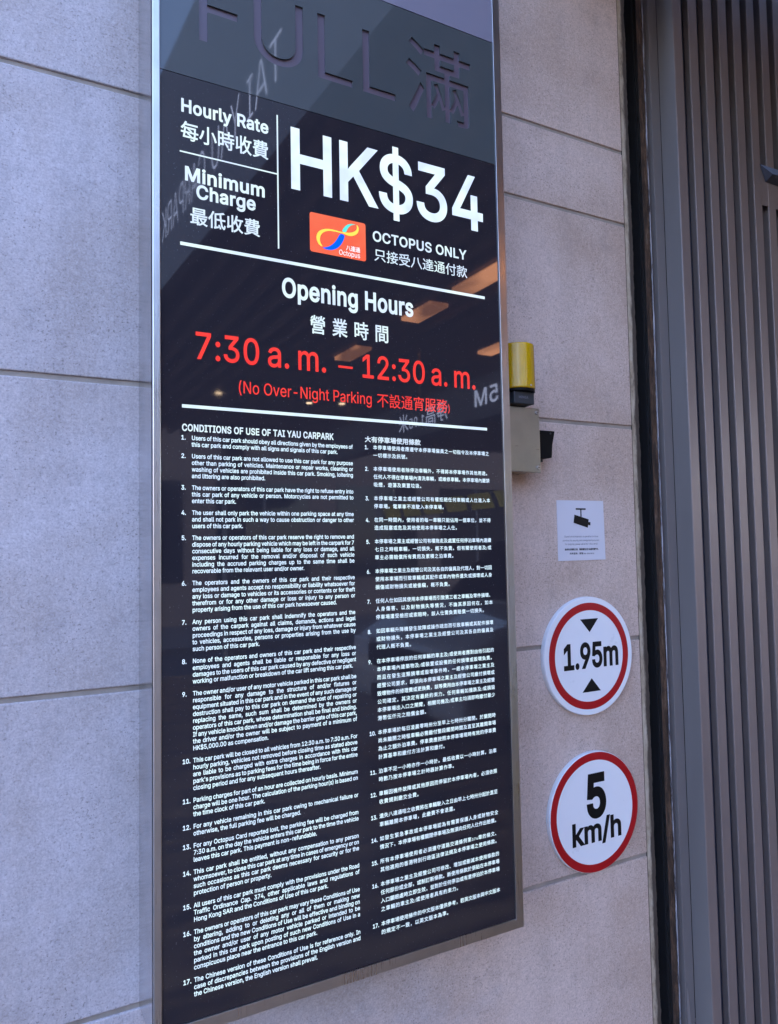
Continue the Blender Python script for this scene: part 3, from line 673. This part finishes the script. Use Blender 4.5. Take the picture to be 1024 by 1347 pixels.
for k in range(nb):
    y0 = -2.05 - (k // 2) * .30 - (.25 if k % 2 else 0); wd = .05 if k % 2 else .25
    obj('stripe', extrude_poly([(y0, .265), (y0 - wd, .265), (y0 - wd - .06, .37), (y0 - .06, .37)], lambda p, s: (2.85 + .04 * s, p[0], p[1])), M['hazard_y'] if k % 2 == 0 else M['hazard_k'], bar)
for yy in (-2.4, -4.0):
    obj('chain', cyl((2.87, yy, .37), 'z', .006, .47, 8), M['steel'], bar)
cp_ = root('striped_post', 'square post with yellow and black hazard stripes at the entrance', 'post', (2.9, -2.3, GROUND))
obj('shaft', box(2.86, 3.08, -2.52, -2.30, GROUND, 1.72), M['concrete'], cp_)
for k in range(8):
    z = GROUND + .02 + k * .13
    obj('stripe', extrude_poly([(-2.525, z), (-2.295, z + .10), (-2.295, z + .23), (-2.525, z + .13)], lambda p, s: (2.852 + .006 * s, p[0], p[1])), M['hazard_y'] if k % 2 == 0 else M['hazard_k'], cp_)
# warm linear lights set between the soffit slats
M['warm_lamp'] = mat('warm_lamp', (.8, .6, .4), .5, emit=(1., .42, .20), estr=4.5)
k = N(M['warm_lamp']); k.l(k.mix(k.ramp(k.noise(k.coords((1, .6, 1)), 2.6, 2), (.38, .15), (.60, 1.)), (.12, .04, .02), (1., .42, .20)), k.b.inputs['Emission Color'])
for i, (x, ya, yb, lab) in enumerate(((2.60, -2.08, -2.62, 'warm ceiling light nearest the wall under the canopy'), (2.60, -2.85, -3.25, 'short warm ceiling light in the middle of its row'),
                                      (2.62, -3.98, -4.40, 'long warm ceiling light deepest under the canopy'), (3.60, -3.40, -3.75, 'short warm ceiling light behind the headroom beam'))):
    t = root('linear_light', lab, 'ceiling light', (x, (ya + yb) / 2, 1.70), 'warm ceiling lights under the canopy')
    obj('housing', box(x - .080, x + .080, yb, ya, 1.615, 1.719), M['steel'], t); obj('diffuser', box(x - .070, x + .070, yb + .01, ya - .01, 1.592, 1.614), M['warm_lamp'], t)
M['down'] = mat('downlight', (.8, .6, .4), .5, emit=(1., .72, .45), estr=14)
for i, (x, yy, lab) in enumerate(((2.06, -6.1, 'round downlight furthest out under the canopy'), (3.075, -6.2, 'round downlight beside the pair under the canopy'), (3.415, -6.1, 'round downlight at the inner end of the row'))):
    t = root('downlight', lab, 'ceiling light', (x, yy, 1.6), 'small round downlights under the canopy')
    obj('trim', cyl((x, yy, 1.612), 'z', .045, .01, 20), M['steel'], t); obj('lamp', cyl((x, yy, 1.606), 'z', .032, .006, 20), M['down'], t)

# parked silver people carrier facing the entrance
M['car_paint'] = mat('silver_car_paint', (.72, .71, .70), .30, .15, coat=.6)
M['car_glass'] = mat('dark_car_glass', (.012, .012, .014), .04, spec=.7)
M['rubber'] = mat('tyre_rubber', (.015, .015, .015), .8)
M['lamp_glass'] = mat('headlamp_glass', (.75, .75, .78), .08, spec=.8)
car = root('parked_car', 'silver people carrier parked under the entrance canopy', 'car', (5.2, -4.3, GROUND))
g = GROUND; cy0, cy1 = -5.2, -3.35
prof = [(3.05, g + .28), (3.02, g + .55), (3.10, g + .85), (3.35, g + .98), (4.05, g + 1.12), (4.75, g + 1.70), (5.2, g + 1.80), (7.0, g + 1.76), (7.35, g + 1.25), (7.42, g + .6), (7.35, g + .28)]
bevel(obj('body', extrude_poly(prof, lambda p, s: (p[0], cy0 if s == 0 else cy1, p[1])), M['car_paint'], car), .09, 4)
obj('windscreen', extrude_poly([(4.06, g + 1.155), (4.70, g + 1.68), (4.72, g + 1.66), (4.08, g + 1.13)], lambda p, s: (p[0] - .012, cy0 + .12 if s == 0 else cy1 - .12, p[1] + .012)), M['car_glass'], car)
for sy, s_ in ((cy0 - .004, 1), (cy1 + .004, -1)):
    for xa, xb, xc, xd in ((4.45, 5.25, 5.25, 4.98), (5.33, 6.3, 6.3, 5.33), (6.38, 7.15, 6.95, 6.38)):
        obj('side_window', extrude_poly([(xa, g + 1.14), (xb, g + 1.14), (xc, g + 1.62), (xd, g + 1.62)], lambda p, s: (p[0], sy + .006 * s, p[1])), M['car_glass'], car)
obj('grille', box(3.00, 3.05, -4.75, -3.8, g + .62, g + .80), M['rubber'], car)
obj('bumper_intake', box(2.995, 3.03, -4.7, -3.85, g + .32, g + .46), M['rubber'], car)
obj('number_plate', box(2.99, 3.01, -4.5, -4.05, g + .49, g + .60), M['white_sheet'], car)
for ya in (-5.12, -3.75):
    bevel(obj('headlight', box(3.03, 3.20, ya, ya + .32, g + .66, g + .84), M['lamp_glass'], car), .03, 3)
for wx in (3.85, 6.5):
    for wy, d in ((cy0 - .01, 1), (cy1 - .19, 1)):
        w_ = obj('wheel', cyl((wx, wy, g + .33), 'y', .33, .20, 32), M['rubber'], car); obj('rim', cyl((wx, wy - .004, g + .33), 'y', .20, .208, 24), M['steel'], w_)
for wy in (cy0 - .16, cy1 + .02):
    bevel(obj('wing_mirror', box(4.35, 4.47, wy, wy + .14, g + 1.10, g + 1.24), M['car_paint'], car), .03, 2)
